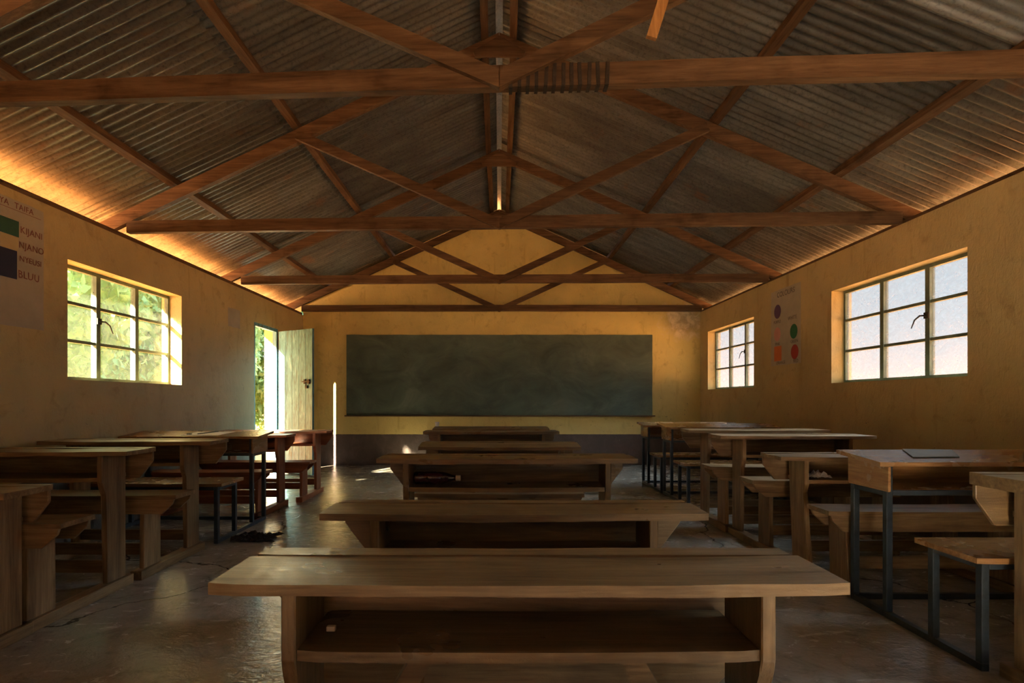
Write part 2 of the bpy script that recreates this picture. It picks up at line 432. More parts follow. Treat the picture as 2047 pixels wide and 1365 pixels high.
# roof: sheet underside height above z=0 at |x|
def roof_z(x): return 1.06+3.16-.45*abs(x)
def kshear(y): return max(0.0, min(.06, .0745-.0082*y))
def gable(name, y0, y1, m, hole=None):
    bm = bmesh.new()
    top = [(XR-.001, ZR), (XR-.001, roof_z(XR)-.05), (0, roof_z(0)-.05), (XL+.001, roof_z(XL)-.05)]
    if hole:
        a, b_, h = hole
        pts = [(XL+.001, 0), (a, 0), (a, h), (b_, h), (b_, 0), (XR-.001, 0)]
        # built as three convex pieces
        add_prism(bm, [(XL+.001, 0), (a, 0), (a, h), (XL+.001, h)], 'y', y0, y1)
        add_prism(bm, [(b_, 0), (XR-.001, 0), (XR-.001, h), (b_, h)], 'y', y0, y1)
        add_prism(bm, [(XL+.001, h), (XR-.001, h), *top[1:]], 'y', y0, y1)
    else:
        add_prism(bm, [(XL+.001, 0), (XR-.001, 0), *top[1:]], 'y', y0, y1)
    return tag(finish(name, bm, m), kind='structure')
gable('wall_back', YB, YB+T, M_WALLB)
gable('wall_front', YF-T, YF, M_WALL, (-1.0, -.30, 2.0))  # unseen opening behind the camera, added and sized to let fill light in
tag(box('floor', XL-.001, XR+.001, YF-T, YB+.001, -.15, 0, M_FLOOR, bev=0), kind='structure')
tag(box('ground', -60, 60, -60, 80, -.30, -.14, M_GROUND, bev=0), kind='structure')
# timber wall plates
tag(beam('trim_1', (XL-.075, YF, ZL+.02), (XL-.075, YB, ZL+.02), .13, .04, W['beamy']), 'dark timber wall plate on top of left wall', kind='structure')
tag(beam('trim_2', (XR+.075, YF, ZR+.015), (XR+.075, YB, ZR+.015), .13, .03, W['beamy']), 'dark timber wall plate on top of right wall', kind='structure')

# ------------------------------------------------------------------ roof sheets
ceiling = empty('ceiling', (0, 0, 0), kind='structure')
PITCH = .076
def roof_sheet(yc0, side, xa, xb, lift, m, skew=0):
    bm = bmesh.new(); cols = 10*8+4; prev = None
    rows = 3
    for i in range(cols+1):
        y = yc0+i*PITCH/8
        dz = .0115*math.cos(2*math.pi*i/8)+lift
        cur = []
        for r in range(rows+1):
            x = side*(xa+(xb-xa)*r/rows)
            yy = y-(kshear(y)+skew)*x
            cur.append(bm.verts.new((x, yy, roof_z(x)+.009+dz)))
        if prev:
            for r in range(rows): bm.faces.new((prev[r], prev[r+1], cur[r+1], cur[r]))
        prev = cur
    o = finish('roof_sheet', bm, m, ceiling, smooth=True)
    return o
k = 0; y = 2.46-.76*9
while y < YB+.45:
    for side in (-1, 1):
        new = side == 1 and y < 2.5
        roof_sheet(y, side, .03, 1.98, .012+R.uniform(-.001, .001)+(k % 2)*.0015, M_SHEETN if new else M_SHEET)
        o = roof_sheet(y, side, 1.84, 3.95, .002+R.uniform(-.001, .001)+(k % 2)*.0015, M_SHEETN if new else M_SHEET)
    y += .76; k += 1
bm = bmesh.new()
pts = [(-.16, roof_z(.16)+.045), (-.05, roof_z(.05)+.05), (0, roof_z(0)+.055), (.05, roof_z(.05)+.05), (.16, roof_z(.16)+.045)]
ny = 60; prev = None
for i in range(ny+1):
    yy = YF-.5+(YB+1.0-YF)*i/ny
    cur = [bm.verts.new((p[0], yy, p[1]+.004*math.sin(i*2.2))) for p in pts]
    if prev:
        for a in range(4): bm.faces.new((prev[a], prev[a+1], cur[a+1], cur[a]))
    prev = cur
finish('ridge_cap', bm, M_SHEETN, ceiling, True)

# purlins
def purlin(x, label, w_=.05, hgt=.05):
    y0, y1 = YF-.3, YB+.3
    bm = bmesh.new()
    n = 10; rings = []
    sl = -.45 if x > 0 else .45
    zt = roof_z(x)-.004; xo = w_/2
    for i in range(n+1):
        yy = y0+(y1-y0)*i/n; ox = R.uniform(-.012, .012)
        rings.append([bm.verts.new((x+ox+sx*xo, yy, zt-sy*hgt+sl*sx*xo)) for sx, sy in ((-1, 1), (1, 1), (1, 0), (-1, 0))])
    for a, b_ in zip(rings, rings[1:]):
        for q in range(4): bm.faces.new((a[q], a[(q+1) % 4], b_[(q+1) % 4], b_[q]))
    bm.faces.new(rings[0][::-1]); bm.faces.new(rings[-1])
    o = finish('roof_purlin', bm, W['beamy'])
    return tag(o, label, 'beam', 'purlins under the roof sheets')
purlin(-2.80, 'lower purlin on the left slope, nearest the left wall')
purlin(-1.74, 'upper purlin halfway up the left roof slope')
purlin(-.12, 'dark purlin just left of the roof ridge', .06, .07)
purlin(.12, 'dark purlin just right of the roof ridge', .06, .07)
purlin(1.80, 'upper purlin halfway up the right roof slope')
purlin(2.80, 'lower purlin on the right slope, nearest the right wall')

# trusses
E = 1.06
def truss(y0, k, label, near=False, wall=False):
    """tie near face at y0 - k*x"""
    t_ = empty('roof_truss', (0, y0, 0), label=label, cat='roof truss', group='timber roof trusses across the room')
    th = .05
    def P(x, h, d=0): return (x, -k*x+d+th/2, E+h)
    zt = 1.48
    bm = bmesh.new()
    add_beam(bm, P(XL+.03, zt), P(0.02, zt+.004), th, .10, n=8, wob=.002)
    o = finish('tie_beam', bm, W['beamx'], t_)
    bm = bmesh.new(); add_beam(bm, P(0.02, zt+.004), P(XR-.03, zt), th, .10, n=8, wob=.002)
    finish('tie_beam', bm, W['beamx'], t_)
    s = .45; off = .0
    for sd in (-1, 1):
        xe = (XL-.35) if sd < 0 else (XR+.35)
        ht = lambda x: 3.03-s*abs(x)   # rafter centre line
        o = beam('rafter', P(-.06*sd, ht(0)+.027, th), P(xe, ht(xe), th), th, .105, W['beamx'], t_, n=6, wob=.003); clip_x0(o, sd)
        xm = 1.70*sd
        o = beam('web', P(-.06*sd, 1.430, -.035), P(xm, 2.20+.03, -.035), .04, .075, W['beamx'], t_, n=4, wob=.002); clip_x0(o, sd)
    prism('gusset_plate', [(-.22, E+2.93-.02), (-.20, E+2.86), (.20, E+2.86), (.22, E+2.93-.02), (0, E+3.04)], 'y', .012, .03, W['beamx'], t_)
    return t_
T1 = truss(2.60, .053, 'nearest roof truss, crossing the top of the picture with bound splice on its tie', True)
T2 = truss(4.72, .040, 'second roof truss from the camera, over the near windows')
T3 = truss(6.93, .020, 'third roof truss from the camera, between window and door')
T4 = truss(9.13, .0, 'farthest roof truss, set against the yellow end wall above the chalkboard')
# splice bindings on the near tie
for i in range(12):
    x = .05+i*.040+R.uniform(-.003, .003)
    bm = bmesh.new(); add_beam(bm, (x, -.053*x-.004, E+1.43), (x+R.uniform(-.006, .006), -.053*x-.004, E+1.53), .010, .016, up=(1, 0, 0))
    finish('binding_wire', bm, M_RUST, T1)
    bm = bmesh.new(); add_box(bm, x-.008, x+.008, -.053*x-.006, -.053*x+.055, E+1.426, E+1.432)
    finish('binding_wire', bm, M_RUST, T1)
bm = bmesh.new(); add_beam(bm, (.655, -.15, E+1.56), (.80, -.13, E+2.02), .045, .02, up=(0, 1, 0))
tag(finish('hanging_batten', bm, W['batten'], T1), 'fresh orange batten hanging from the web')

# ------------------------------------------------------------------ windows and door
def make_window(name, xin, side, y0, y1, z0, z1, stay=True):
    o = empty(name, (xin+side*.14, y0, z0), kind='structure')
    wd, ht = y1-y0, z1-z0
    bm = bmesh.new(); t_ = .03
    def bar(a, b_, c, d, dx=.018): add_box(bm, -dx, dx, a, b_, c, d)
    bar(0, wd, 0, .028); bar(0, wd, ht-.028, ht); bar(0, .028, 0.028, ht-.028); bar(wd-.028, wd, 0.028, ht-.028)
    finish('window_frame', bm, M_WFRAME, o)
    c1, c2 = wd*.325, wd*.655
    bars = [c1, c2]
    for c in bars:
        bm = bmesh.new(); add_box(bm, -.022, .022, c-.024, c+.024, .028, ht-.028)
        finish('mullion', bm, M_WFRAME, o)
    r1, r2 = ht*.345, ht*.675
    for r in (r1, r2):
        bm = bmesh.new(); 
        for a, b_ in ((.028, c1-.024), (c1+.024, c2-.024), (c2+.024, wd-.028)): add_box(bm, -.016, .016, a, b_, r-.012, r+.012)
        finish('glazing_bar', bm, M_WFRAME, o)
    for a, b_ in ((.028, c1-.024), (c1+.024, c2-.024), (c2+.024, wd-.028)):
        for c, d in ((.028, r1-.012), (r1+.012, r2-.012), (r2+.012, ht-.028)):
            bm = bmesh.new(); add_box(bm, -.0015, .0015, a, b_, c, d); finish('pane', bm, M_PANE, o)
    if stay:
        s_ = -side; c0 = c1 if side < 0 else c1
        bm = bmesh.new()
        add_box(bm, s_*.018-.012, s_*.018+.012, c0-.02, c0+.03, ht*.53, ht*.53+.05)
        dirn = 1
        add_tube(bm, [(s_*.03, c0, ht*.555), (s_*.045, c0+.05*dirn, ht*.56), (s_*.05, c0+.10*dirn, ht*.53), (s_*.052, c0+.135*dirn, ht*.46)], [.008, .007, .006, .004], 6)
        finish('window_handle', bm, M_RUST, o)
    return o
make_window('window_1', XL, -1, *holesL[0]); make_window('window_2', XR, 1, *holesR[0]); make_window('window_3', XR, 1, *holesR[1])
make_window('window_4', XR, 1, *holesR[2], stay=False); make_window('window_5', XR, 1, *holesR[3], stay=False)

door = empty('door_1', (XL, 8.25, 0), kind='structure')
bm = bmesh.new()
add_box(bm, -.06, -.005, -.808, -.76, 0, 2.09); add_box(bm, -.06, -.005, -.048, 0, 0, 2.09); add_box(bm, -.06, -.005, -.76, -.048, 2.045, 2.09)
finish('door_frame', bm, M_DOOR, door)
ang = math.atan2(-.42, .62)
leaf = box('door_leaf', .016, .76, .012, .030, .05, 2.05, M_DOOR, door)
leaf.rotation_euler = (0, 0, ang); leaf.location = (.012, -.012, 0)
ws = [0.0, .155, .30, .452, .60, .745]
for a, b_ in zip(ws, ws[1:]):
    bm = bmesh.new(); add_box(bm, (.03 if a else .016)+a+.002, .03+b_-.002, -.012, .011, .03, 2.05+R.uniform(-.004, .004), .003)
    finish('door_plank', bm, M_DOOR, leaf)
bm = bmesh.new()
add_box(bm, .60, .73, -.026, -.012, 1.30, 1.335); add_box(bm, .61, .64, -.034, -.012, 1.285, 1.35); add_box(bm, .70, .73, -.034, -.012, 1.285, 1.35)
add_tube(bm, [(.58, -.03, 1.318), (.745, -.03, 1.318)], .008, 8); add_tube(bm, [(.665, -.034, 1.318), (.665, -.038, 1.25)], .007, 8)
add_box(bm, .645, .69, -.036, -.014, 1.225, 1.265)
finish('door_bolt', bm, M_RUST, leaf)

# ------------------------------------------------------------------ chalkboard
cb = empty('chalkboard', (0, YB, 0), label='long dark green chalkboard on the yellow end wall', cat='chalkboard')
bm = bmesh.new(); nx = 40
outl = []
for i in range(nx+1): outl.append((-2.495+4.995*i/nx, 2.130+noise.noise(Vector((i*.5, 0, 0)))*.008))
for i in range(8): outl.append((2.50+noise.noise(Vector((0, i*.9, 2)))*.008, 2.12-(i+1)*.145))
for i in range(nx+1): outl.append((2.50-4.995*i/nx, .815+noise.noise(Vector((i*.5, 3, 0)))*.003))
add_prism(bm, outl, 'y', -.022, -.002)
finish('writing_surface', bm, M_BOARD, cb)
box('chalk_ledge', -2.52, 2.54, -.055, -.002, .795, .815, W['beamx'], cb)

# ------------------------------------------------------------------ posters
def wallpt(side, px, py):
    X = XL if side < 0 else XR
    Y = X*F/(px-998.0); return Y, E+(800-py)*Y/F
def text_obj(name, s, size, parent, m, side, y, z, dx=.004, rot=0, align='CENTER'):
    cu = bpy.data.curves.new(name, 'FONT'); cu.body = s; cu.size = size; cu.align_x = align; cu.align_y = 'CENTER'
    cu.extrude = .0004; cu.offset = 0.0; cu.space_character = 1.05
    tmp = bpy.data.objects.new('t', cu); C.objects.link(tmp)
    bpy.context.view_layer.update()
    me = bpy.data.meshes.new_from_object(tmp.evaluated_get(bpy.context.evaluated_depsgraph_get()))
    bpy.data.objects.remove(tmp)
    me.materials.clear(); me.materials.append(m)
    # hand-drawn wobble
    for v in me.vertices:
        q = Vector((v.co.x*30, v.co.y*30, size*50))
        v.co.x += noise.noise(q)*size*.06; v.co.y += noise.noise(q+Vector((5, 5, 5)))*size*.06
    o = bpy.data.objects.new(name, me); C.objects.link(o); o.parent = parent
    # text plane -> wall plane; left wall faces +X (reading direction +Y), right wall faces -X (reading direction -Y)
    if side < 0: o.matrix_local = Matrix(((0, 0, 1, dx), (1, 0, 0, y), (0, 1, 0, z), (0, 0, 0, 1))) @ Matrix.Rotation(rot, 4, 'Z')
    else: o.matrix_local = Matrix(((0, 0, -1, -dx), (-1, 0, 0, y), (0, 1, 0, z), (0, 0, 0, 1))) @ Matrix.Rotation(rot, 4, 'Z')
    return o
def sheet_on_wall(name, side, y0, y1, z0, z1, m, parent, curl=.004, base=.001):
    bm = bmesh.new(); n = 10; g = {}
    for i in range(n+1):
        for j in range(n+1):
            yy = y0+(y1-y0)*i/n; zz = z0+(z1-z0)*j/n
            e = noise.noise(Vector((yy*5, zz*5, 1)))
            dx = base+abs(e)*curl
            edge = noise.noise(Vector((yy*9, zz*9, 5)))*.006
            if i in (0, n): yy += edge
            if j in (0, n): zz += edge
            g[i, j] = bm.verts.new((-side*dx, yy, zz))
    for i in range(n):
        for j in range(n): bm.faces.new((g[i, j], g[i+1, j], g[i+1, j+1], g[i, j+1]))
    return finish(name, bm, m, parent, True)
po = empty('poster', (XL+.002, 0, 0), label='large paper poster of flag colours with red Swahili words on left wall', cat='poster')
sheet_on_wall('paper_sheet', -1, 3.38, 4.00, 1.55, 2.385, M_PAPER, po, .002, .0015)
def patch(side, y0, y1, z0, z1, m, parent, dx=.0045, circle=False, name='colour_patch'):
    bm = bmesh.new()
    if circle:
        cy, cz, r = (y0+y1)/2, (z0+z1)/2, (z1-z0)/2
        bm.faces.new([bm.verts.new((-side*dx, cy+r*.97*math.cos(a)+0, cz+r*math.sin(a))) for a in [i*2*math.pi/28 for i in range(28)]])
    else:
        bm.faces.new([bm.verts.new((-side*dx, *q)) for q in ((y0, z0), (y1, z0), (y1, z1), (y0, z1))])
    r_ = bmesh.ops.extrude_face_region(bm, geom=bm.faces[:])
    for v in r_['geom']:
        if isinstance(v, bmesh.types.BMVert): v.co.x += -side*.0004
    return finish(name, bm, m, parent)
patch(-1, 3.44, 3.79, 2.145, 2.25, flat('poster_dark_green', (.03, .10, .07)), po)
patch(-1, 3.44, 3.785, 2.052, 2.143, flat('poster_dull_yellow', (.50, .40, .22)), po)
patch(-1, 3.44, 3.775, 1.862, 2.05, flat('poster_navy', (.025, .030, .07)), po)
box('ruled_line', .005, .0055, 3.42, 3.97, 2.318, 2.321, M_INK, po, 0)
for s_, px, py, sz in (('KIJANI', 61, 467, .062), ('NJANO', 61, 497, .062), ('NYEUSI', 59, 523, .054), ('BLUU', 56, 553, .070)):
    y, z = wallpt(-1, px, py); text_obj('lettering', s_, sz, po, M_INK, -1, y, z, .006)
for s_, yy in (('A', 3.585), ('YA', 3.675), ('TAIFA', 3.83)): text_obj('lettering', s_, .055, po, M_INK, -1, yy, 2.352-.02*(yy-3.6), .006)
pr = empty('poster', (XR-.002, 0, 0), label='paper colours poster with painted circles between the two right-hand windows', cat='poster')
sheet_on_wall('paper_sheet', 1, 6.19, 6.87, 1.47, 2.355, M_PAPER, pr, .002, .0015)
for px, py, hh, col, circ in ((1555.3, 623, .165, ('purple', (.11, .06, .14)), True), (1554.8, 668.4, .165, ('pink', (.62, .30, .25)), True),
                     (1556, 706.7, .175, ('orange', (.62, .17, .05)), False), (1587.8, 662, .165, ('green', (.03, .16, .07)), True), (1589.7, 703, .165, ('red', (.36, .05, .04)), True)):
    y, z = wallpt(1, px, py)
    patch(1, y-hh*.5, y+hh*.5, z-hh/2, z+hh/2, flat('poster_'+col[0], col[1]), pr, circle=circ)
for s_, px, py, sz in (('COLOURS', 1571.7, 585, .085), ('PURPLE', 1554.8, 644, .05), ('WHITE', 1585, 635, .06), ('PINK', 1555.6, 688, .05),
                       ('GREEN', 1589, 682, .05), ('ORANGE', 1562, 725, .05), ('RED', 1592, 721, .055)):
    y, z = wallpt(1, px, py); text_obj('lettering', s_, sz, pr, M_PENCIL, 1, y, z, .006)
sp = sheet_on_wall('paper_notice', -1, 6.72, 7.03, 1.94, 2.165, M_PAPER, None, .012)
sp.location = (XL+.002, 0, 0)
tag(sp, 'small blank paper sheet pinned on left wall between window and door', 'paper')

# ------------------------------------------------------------------ desks
def wooden_desk(xa, xb, yn, h, d=.27, label='', group='', pal='old', leg=.13, seat=True, seat_h=.49, seat_gap=.46, seat_d=.23, fam=None,
                seat_x=None, rz=0, seed=1, brace=False, top_th=.024, tilt=0.0, split=True, backdrop=.155, lean=0.0, slope=0.0):
    """double desk with bench on shared runners; xa..xb desktop ends, yn near edge of desktop"""
    xc = (xa+xb)/2; hw = (xb-xa)/2
    D = empty('school_desk', (xc, yn, 0), rz, label, 'desk', group)
    mx, my, mz = W[pal+'x'], W[pal+'y'], W[pal+'z']
    th = top_th
    if split:
        plank('desktop', -hw, hw, 0, d*.80, h-th, h, mx, D, .008, .006, seed, sag=.004, slope=slope)
        plank('desktop_strip', -hw+.01, hw-.012, d*.80+.003, d+.012, h-th+slope, h+slope+.001, mx, D, .003, .005, seed+5, sag=.001)
    else:
        plank('desktop', -hw, hw, 0, d+.012, h-th, h, mx, D, .008, .006, seed, sag=.004, slope=slope)
    a = hw-leg; lt = .03
    zs = h-.145  # shelf
    yl0, yl1 = .02, .215
    prof = [(yl0+lean-.0+.045, 0.055), (yl0+lean+.04, .30), (yl0+.035, zs-.10), (yl0+.012, zs-.055), (yl0, zs-.02), (yl0, h-th-.001), (yl1, h-th-.001), (yl1-.004, .4), (yl1+lean*.9, .055)]
    if lean:
        prof = [(yl0-lean+.02, .055), (yl0+.02, zs-.08), (yl0, zs-.03), (yl0, h-th-.001), (yl1, h-th-.001), (yl1-lean*.8, .055)]
    for s_ in (-1, 1):
        x0 = s_*a
        o = prism('leg', prof, 'x', x0-(lt if s_ > 0 else 0), x0+(lt if s_ < 0 else 0), mz, D, .003)
    plank('shelf', -a+lt+.001, a-lt-.001, .022, d-.012, zs-.022, zs, mx, D, .003, .005, seed+2, sag=.004)
    bx = hw-.022
    prism('back_board', [(-bx+.075, h-th-backdrop), (bx-.075, h-th-backdrop), (bx, h-th-.055), (bx, h-th-.002), (-bx, h-th-.002), (-bx, h-th-.055)], 'y', d-.010, d+.010, mx, D, .003)
    if brace:
        for s_ in (-1, 1):
            beam('brace', (s_*.22, .12, zs-.035), (s_*(a-.045), .12, .10), .045, .055, mx, D, up=(0, 1, 0))
    # bench
    yb = -seat_gap
    if seat:
        sw = seat_x or hw*.93
        plank('bench_seat', -sw, sw, yb, yb+seat_d, seat_h-.024, seat_h, mx, D, .004, .006, seed+3, sag=.004)
        for q in (0, 1):
            ya = yb+.012 if q == 0 else yb+seat_d-.030
            prism('bench_apron', [(-sw+.09, seat_h-.115), (sw-.09, seat_h-.115), (sw-.025, seat_h-.055), (sw-.015, seat_h-.026), (-sw+.015, seat_h-.026), (-sw+.025, seat_h-.055)], 'y', ya, ya+.018, mx, D, .002)
        for s_ in (-1, 1):
            x0 = s_*(a-.0)
            bp = [(yb+.032, .055), (yb+.038, seat_h-.026), (yb+seat_d-.032, seat_h-.026), (yb+seat_d-.03, .055)]
            if lean: bp = [(yb+.0, .055), (yb+.038, seat_h-.026), (yb+seat_d-.032, seat_h-.026), (yb+seat_d-.05, .055)]
            prism('bench_leg', bp, 'x', x0-(lt if s_ > 0 else 0), x0+(lt if s_ < 0 else 0), mz, D, .003)
        box('foot_rail', -a+lt+.001, a-lt-.001, yb+.10, yb+.122, .12, .19, mx, D)
        box('foot_rail', -a+lt+.001, a-lt-.001, .11, .132, .10, .17, mx, D)
    for s_ in (-1, 1):
        x0 = s_*(a-lt/2)
        box('runner', x0-.035, x0+.035, yb-.02, yl1+.04, 0, .055, my, D, .005)
    return D
# middle row, from the camera towards the chalkboard
g = 'wooden desks in the middle row'
wooden_desk(-.590, .710, 1.145, .690, .265, 'worn wooden desk nearest the camera at the bottom centre, pale chip on its shelf', g, 'old', leg=.142, seat_gap=.46, seat_h=.44, brace=True, seed=1)
wooden_desk(-.600, .700, 1.890, .683, .245, 'second wooden desk of the middle row, long scratched top with chamfered back board', g, 'old', leg=.165, seat_gap=.46, seat_h=.446, brace=True, seed=2, seat_x=.585)
wooden_desk(-.612, .690, 2.820, .770, .26, 'third wooden desk of the middle row with a dark bottle in its compartment', g, 'old', leg=.130, seat_gap=.46, seat_h=.42, seed=3)
wooden_desk(-.605, .610, 4.230, .712, .30, 'fourth middle row desk with red painted front edge', g, 'old', leg=.12, seat_h=.44, seed=4, fam='red', slope=.02)
wooden_desk(-.690, .545, 5.130, .778, .26, 'fifth middle row desk, pale back board showing under its top', g, 'old', leg=.13, seat_h=.46, seed=5)
wooden_desk(-.72, .54, 6.100, .752, .30, 'farthest middle row desk with a white cup on it, nearest the chalkboard', g, 'old', leg=.13, seat_h=.44, seed=6, slope=.015)
# left row
g = 'desks along the left wall'
wooden_desk(-3.18, -2.035, 2.330, .675, .27, 'nearest left row desk, cut by the left picture edge, lower than its neighbours', g, 'pale', leg=.10, seat_h=.43, seed=11)
wooden_desk(-3.18, -2.005, 3.050, .785, .28, 'second left row desk with pale worn front edges and broad side plank', g, 'pale', leg=.14, seat_h=.505, seat_gap=.50, seed=12, seat_x=.62)
wooden_desk(-3.10, -1.935, 3.800, .785, .28, 'third left row desk, wooden, just in front of the metal framed desk with paper', g, 'pale', leg=.185, seat_h=.498, seat_gap=.44, seed=13, seat_x=.60)
wooden_desk(-3.19, -2.07, 5.520, .722, .29, 'red-brown wooden desk behind the metal desk in the left row', g, 'red', leg=.09, seat_h=.42, seat_gap=.46, seed=15)
wooden_desk(-3.19, -1.93, 6.350, .715, .30, 'farthest left row desk, red-brown, sunlit in front of the open door', g, 'red', leg=.13, seat_h=.418, seat_gap=.44, seed=16)
# right row
g = 'desks along the right wall'
wooden_desk(1.82, 3.12, 1.935, .780, .27, 'nearest right row desk, cut by the right picture edge, thick chamfered back board', g, 'old', leg=.125, seat_h=.49, seed=21, top_th=.045, backdrop=.16)
wooden_desk(1.74, 2.98, 3.500, .711, .30, 'right row wooden desk with crumpled paper in its compartment', g, 'pale', leg=.15, seat_h=.46, seat_gap=.43, seed=22, lean=.06)
wooden_desk(1.68, 2.86, 4.300, .791, .27, 'right row wooden desk directly behind the one holding crumpled paper', g, 'pale', leg=.17, seat_h=.515, seat_gap=.44, seed=23)
wooden_desk(1.66, 2.90, 4.960, .800, .27, 'right row wooden desk in front of the two metal framed desks', g, 'pale', leg=.17, seat_h=.525, seat_gap=.39, seed=24)

def metal_desk(xa, xb, yn, h, d=.33, label='', group='', seat_h=.44, bench=(-.55, -.25), seed=1, slope=.03, over=.06, tb=.03):
    xc = (xa+xb)/2; hw = (xb-xa)/2
    D = empty('metal_desk', (xc, yn, 0), 0, label, 'desk', group)
    mx = W['plyx']; my = W['plyy']
    plank('desktop', -hw, hw, 0, d, h-.02, h, mx, D, .001, .004, seed, sag=0, slope=slope)
    a = hw-over
    yn1, yf1 = .045, d-.06
    for s_ in (-1, 1):
        for yy in (yn1, yf1):
            zt = h-.021+slope*(yy/d)-.002
            box('leg', s_*a-(tb if s_ > 0 else 0), s_*a+(tb if s_ < 0 else 0), yy, yy+tb, tb, zt, M_STEEL, D, .002)
    zb = h-.145
    for s_ in (-1, 1):
        xo = s_*(a+.001); xi = s_*(a+.014)
        prism('side_board', [(.012, zb), (d-.03, zb), (d-.03, h-.024+slope*.9), (.012, h-.024)], 'x', min(xo, xi), max(xo, xi), my, D, .002)
        box('side_rail', s_*a-(tb if s_ > 0 else 0), s_*a+(tb if s_ < 0 else 0), yn1+tb+.001, yf1-.001, zb-.026, zb-.002, M_STEEL, D, .002)
    box('front_rail', -a+tb+.001, a-tb-.001, yn1, yn1+tb, zb-.022, zb+.002, M_STEEL, D, .002)
    plank('shelf', -a+tb+.002, a-tb-.002, yn1+tb, yf1, zb-.008, zb+.006, mx, D, .001, .003, seed+1)
    box('back_board', -a, a, yf1+tb+.001, yf1+tb+.016, zb, h-.024+slope*.8, mx, D, .002)
    b0, b1 = bench
    plank('bench_seat', -hw+.02, hw-.02, b0-.03, b1+.03, seat_h-.022, seat_h, mx, D, .001, .005, seed+2)
    for s_ in (-1, 1):
        for yy in (b0, b1-tb):
            box('bench_leg', s_*a-(tb if s_ > 0 else 0), s_*a+(tb if s_ < 0 else 0), yy, yy+tb, tb, seat_h-.024, M_STEEL, D, .002)
        box('seat_rail', s_*a-(tb if s_ > 0 else 0), s_*a+(tb if s_ < 0 else 0), b0+tb+.001, b1-tb-.001, seat_h-.052, seat_h-.024, M_STEEL, D, .002)
        box('floor_rail', s_*a-(tb if s_ > 0 else 0), s_*a+(tb if s_ < 0 else 0), b0, yf1+tb, 0, tb-.001, M_STEEL, D, .002)
    for yy in (b0, b1-tb): box('seat_rail', -a+tb+.001, a-tb-.001, yy, yy+tb, seat_h-.052, seat_h-.024, M_STEEL, D, .002)
    box('cross_rail', -a+tb+.001, a-tb-.001, yf1, yf1+tb, .002, tb, M_STEEL, D, .002)
    return D
metal_desk(-3.19, -2.02, 4.750, .757, .35, 'metal framed desk with paper sheet on top in the left row', 'desks along the left wall', .446, (-.55, -.24), 31)
metal_desk(1.825, 3.10, 2.720, .763, .36, 'metal framed desk carrying a grey-green pad in the right row', 'desks along the right wall', .45, (-.50, -.22), 32)
metal_desk(1.80, 3.04, 6.120, .768, .38, 'metal framed desk, second from the end wall in the right row', 'desks along the right wall', .434, (-.50, -.20), 33)
metal_desk(1.78, 3.02, 7.000, .750, .36, 'metal framed desk nearest the end wall in the right row', 'desks along the right wall', .435, (-.52, -.22), 34)

# ------------------------------------------------------------------ small things
def lathe(bm, prof, axis_pts=24, M=None):
    vs = []
    for r, x in prof:
        vs.append([bm.verts.new((x, r*math.cos(a), r*math.sin(a))) for a in [2*math.pi*i/axis_pts for i in range(axis_pts)]])
    for a, b_ in zip(vs, vs[1:]):
        for i in range(axis_pts): bm.faces.new((a[i], a[(i+1) % axis_pts], b_[(i+1) % axis_pts], b_[i]))
    bm.faces.new(vs[0][::-1]); bm.faces.new(vs[-1])
# bottle lying in the third desk
bo = empty('drink_bottle', (-.442, 2.93, .660), 0, 'dark wine-coloured plastic bottle lying in the third middle row desk', 'bottle')
bm = bmesh.new(); lathe(bm, [(.012, 0), (.028, .004), (.033, .015), (.033, .05), (.0305, .055), (.033, .06), (.033, .115), (.0305, .12), (.032, .126), (.031, .15), (.024, .178), (.016, .200), (.012, .212), (.012, .222)])
finish('bottle_body', bm, M_BOTTLE, bo, True)
bm = bmesh.new(); lathe(bm, [(.0145, .218), (.0155, .220), (.0155, .240), (.014, .243)]); finish('bottle_cap', bm, M_CAP, bo, True)

def crumple(name, loc, sx, sy, sz, m, label, cat, seed=0, n=14, fr=4.0):
    bm = bmesh.new(); g = {}
    for i in range(n+1):
        for j in range(n+1):
            u, v = i/n-.5, j/n-.5
            e = noise.noise(Vector((u*fr, v*fr, seed)))
            e2 = noise.noise(Vector((u*fr*2.3, v*fr*2.3, seed+4)))
            z = abs(e)*sz*1.3+abs(e2)*sz*.6
            edge = max(abs(u), abs(v))*2
            k_ = 1+.35*noise.noise(Vector((u*5, v*5, seed+9)))
            g[i, j] = bm.verts.new((u*sx*k_, v*sy*k_, z*(1.1-.7*edge**3)+.001))
    for i in range(n):
        for j in range(n): bm.faces.new((g[i, j], g[i+1, j], g[i+1, j+1], g[i, j+1]))
    r_ = bmesh.ops.solidify(bm, geom=bm.faces[:], thickness=.0008)
    o = finish(name, bm, m); o.location = loc
    return tag(o, label, cat)
crumple('crumpled_paper', (2.03, 3.62, .569), .12, .09, .045, M_WPAPER, 'crumpled white paper in a right row desk compartment', 'paper', 3)
crumple('dirty_rag', (-1.86, 4.36, 0.001), .30, .24, .06, M_RAG, 'dark dirty rag lying on the floor beside the left row', 'rag', 5, 20)
crumple('plastic_wrapper', (-2.72, 4.05, 0.001), .14, .12, .05, M_FILM, 'crumpled clear plastic wrapper on the floor behind second left desk', 'wrapper', 8, 16, 6)
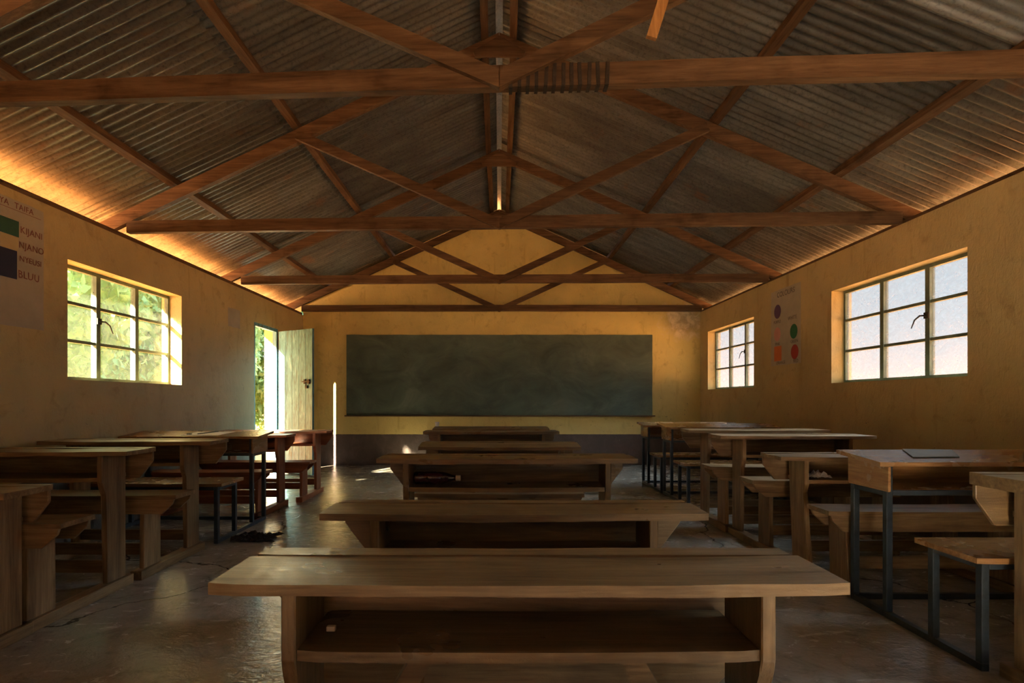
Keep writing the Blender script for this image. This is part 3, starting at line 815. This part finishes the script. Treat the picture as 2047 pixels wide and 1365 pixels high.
# sheet of paper, pen and eraser on the left metal desk
def on_top(y0, h, d, slope, yy): return h+slope*(yy-y0)/d
zt = lambda yy: on_top(4.75, .757, .35, .03, yy)
bm = bmesh.new()
q = [(-2.695, 4.80), (-2.38, 4.80), (-2.33, 5.03), (-2.66, 5.01)]
v0 = [bm.verts.new((x, y, zt(y)+.0012)) for x, y in q]; v1 = [bm.verts.new((x, y, zt(y)+.0026)) for x, y in q]
bm.faces.new(v0[::-1]); bm.faces.new(v1)
for i in range(4): bm.faces.new((v0[i], v0[(i+1) % 4], v1[(i+1) % 4], v1[i]))
o = finish('paper_sheet', bm, M_WPAPER); tag(o, 'white paper sheet lying on the left metal desk', 'paper')
tube('pen', [(-2.58, 4.86, zt(4.86)+.0075), (-2.47, 5.0, zt(5.0)+.0075)], .0038, M_STEEL)['label'] = 'dark pen lying across the white paper sheet'
bpy.data.objects['pen']['category'] = 'pen'
o = box('eraser', -2.66, -2.625, 4.835, 4.857, zt(4.85)+.0035, zt(4.85)+.012, M_STEEL, None, .002); tag(o, 'small dark eraser on the white paper sheet', 'eraser')
# pad on the right metal desk
bm = bmesh.new()
zr = lambda yy: on_top(2.72, .763, .36, .03, yy)
q = [(2.06, 2.83), (2.30, 2.84), (2.42, 3.04), (2.17, 3.06)]
v0 = [bm.verts.new((x, y, zr(y)+.002)) for x, y in q]; v1 = [bm.verts.new((x, y, zr(y)+.007)) for x, y in q]
bm.faces.new(v0[::-1]); bm.faces.new(v1)
for i in range(4): bm.faces.new((v0[i], v0[(i+1) % 4], v1[(i+1) % 4], v1[i]))
tag(finish('writing_pad', bm, M_PAD), 'thin grey-green pad lying on the right metal desk', 'pad')
# cup on farthest middle desk
bm = bmesh.new()
prof = [(.016, 0), (.021, .004), (.024, .05), (.022, .05), (.019, .006)]
vs = [[bm.verts.new((r*math.cos(a), r*math.sin(a), z)) for a in [2*math.pi*i/20 for i in range(20)]] for r, z in prof]
for a, b_ in zip(vs, vs[1:]):
    for i in range(20): bm.faces.new((a[i], a[(i+1) % 20], b_[(i+1) % 20], b_[i]))
bm.faces.new(vs[0]); bm.faces.new(vs[-1])
o = finish('cup', bm, M_WHITE, None, True); o.location = (-.695, 6.36, .768); tag(o, 'tiny white cup on the farthest middle row desk', 'cup')
# chip of chalk on the shelf of the nearest desk
o = box('chalk_piece', -.385, -.365, 1.262, 1.276, .5455, .557, M_CAP, None, .003); tag(o, 'pale chalk piece on the nearest desk shelf', 'chalk')
# ------------------------------------------------------------------ trees outside the left wall
def tree(x, y, r, h, n, label, seed):
    rr = random.Random(seed)
    t_ = empty('leafy_tree', (x, y, -.14), 0, label, 'tree', 'trees outside the left windows and door')
    tube('trunk', [(0, 0, 0), (.06, .03, h*.3), (-.05, .05, h*.55), (.02, 0, h*.8)], [.16, .12, .09, .04], M_BARK, t_, 8)
    verts, faces = [], []
    for i in range(n):
        while True:
            p = Vector((rr.uniform(-1, 1), rr.uniform(-1, 1), rr.uniform(-1, 1)))
            if .35 < p.length < 1: break
        c = Vector((p.x*r, p.y*r, h*.52+p.z*h*.52))
        lump = noise.noise(c*.8+Vector((seed, 0, 0)))
        if lump < -.18: continue
        s = rr.uniform(.08, .15)
        e = Euler((rr.uniform(0, 6.3), rr.uniform(0, 6.3), rr.uniform(0, 6.3))).to_matrix()
        k0 = len(verts)
        for q in ((-s, 0, 0), (0, -s*.45, 0), (s, 0, 0), (0, s*.45, 0)): verts.append(c+e@Vector(q))
        faces.append((k0, k0+1, k0+2, k0+3))
    me = bpy.data.meshes.new('foliage'); me.from_pydata([tuple(v) for v in verts], [], faces); me.materials.append(M_LEAF)
    o = bpy.data.objects.new('foliage', me); C.objects.link(o); o.parent = t_; o['kind'] = 'stuff'
    return t_
tree(-6.9, 8.0, 1.7, 5.5, 26000, 'broad leafy tree seen through the left part of the left window', 1)
tree(-8.0, 11.7, 1.8, 6.0, 26000, 'bushy tree seen through the middle of the left window', 2)
tree(-8.6, 15.6, 1.9, 6.2, 26000, 'leafy tree seen through the right part of the left window', 3)
tree(-8.0, 19.8, 2.0, 6.0, 26000, 'leafy tree seen through the open doorway', 4)
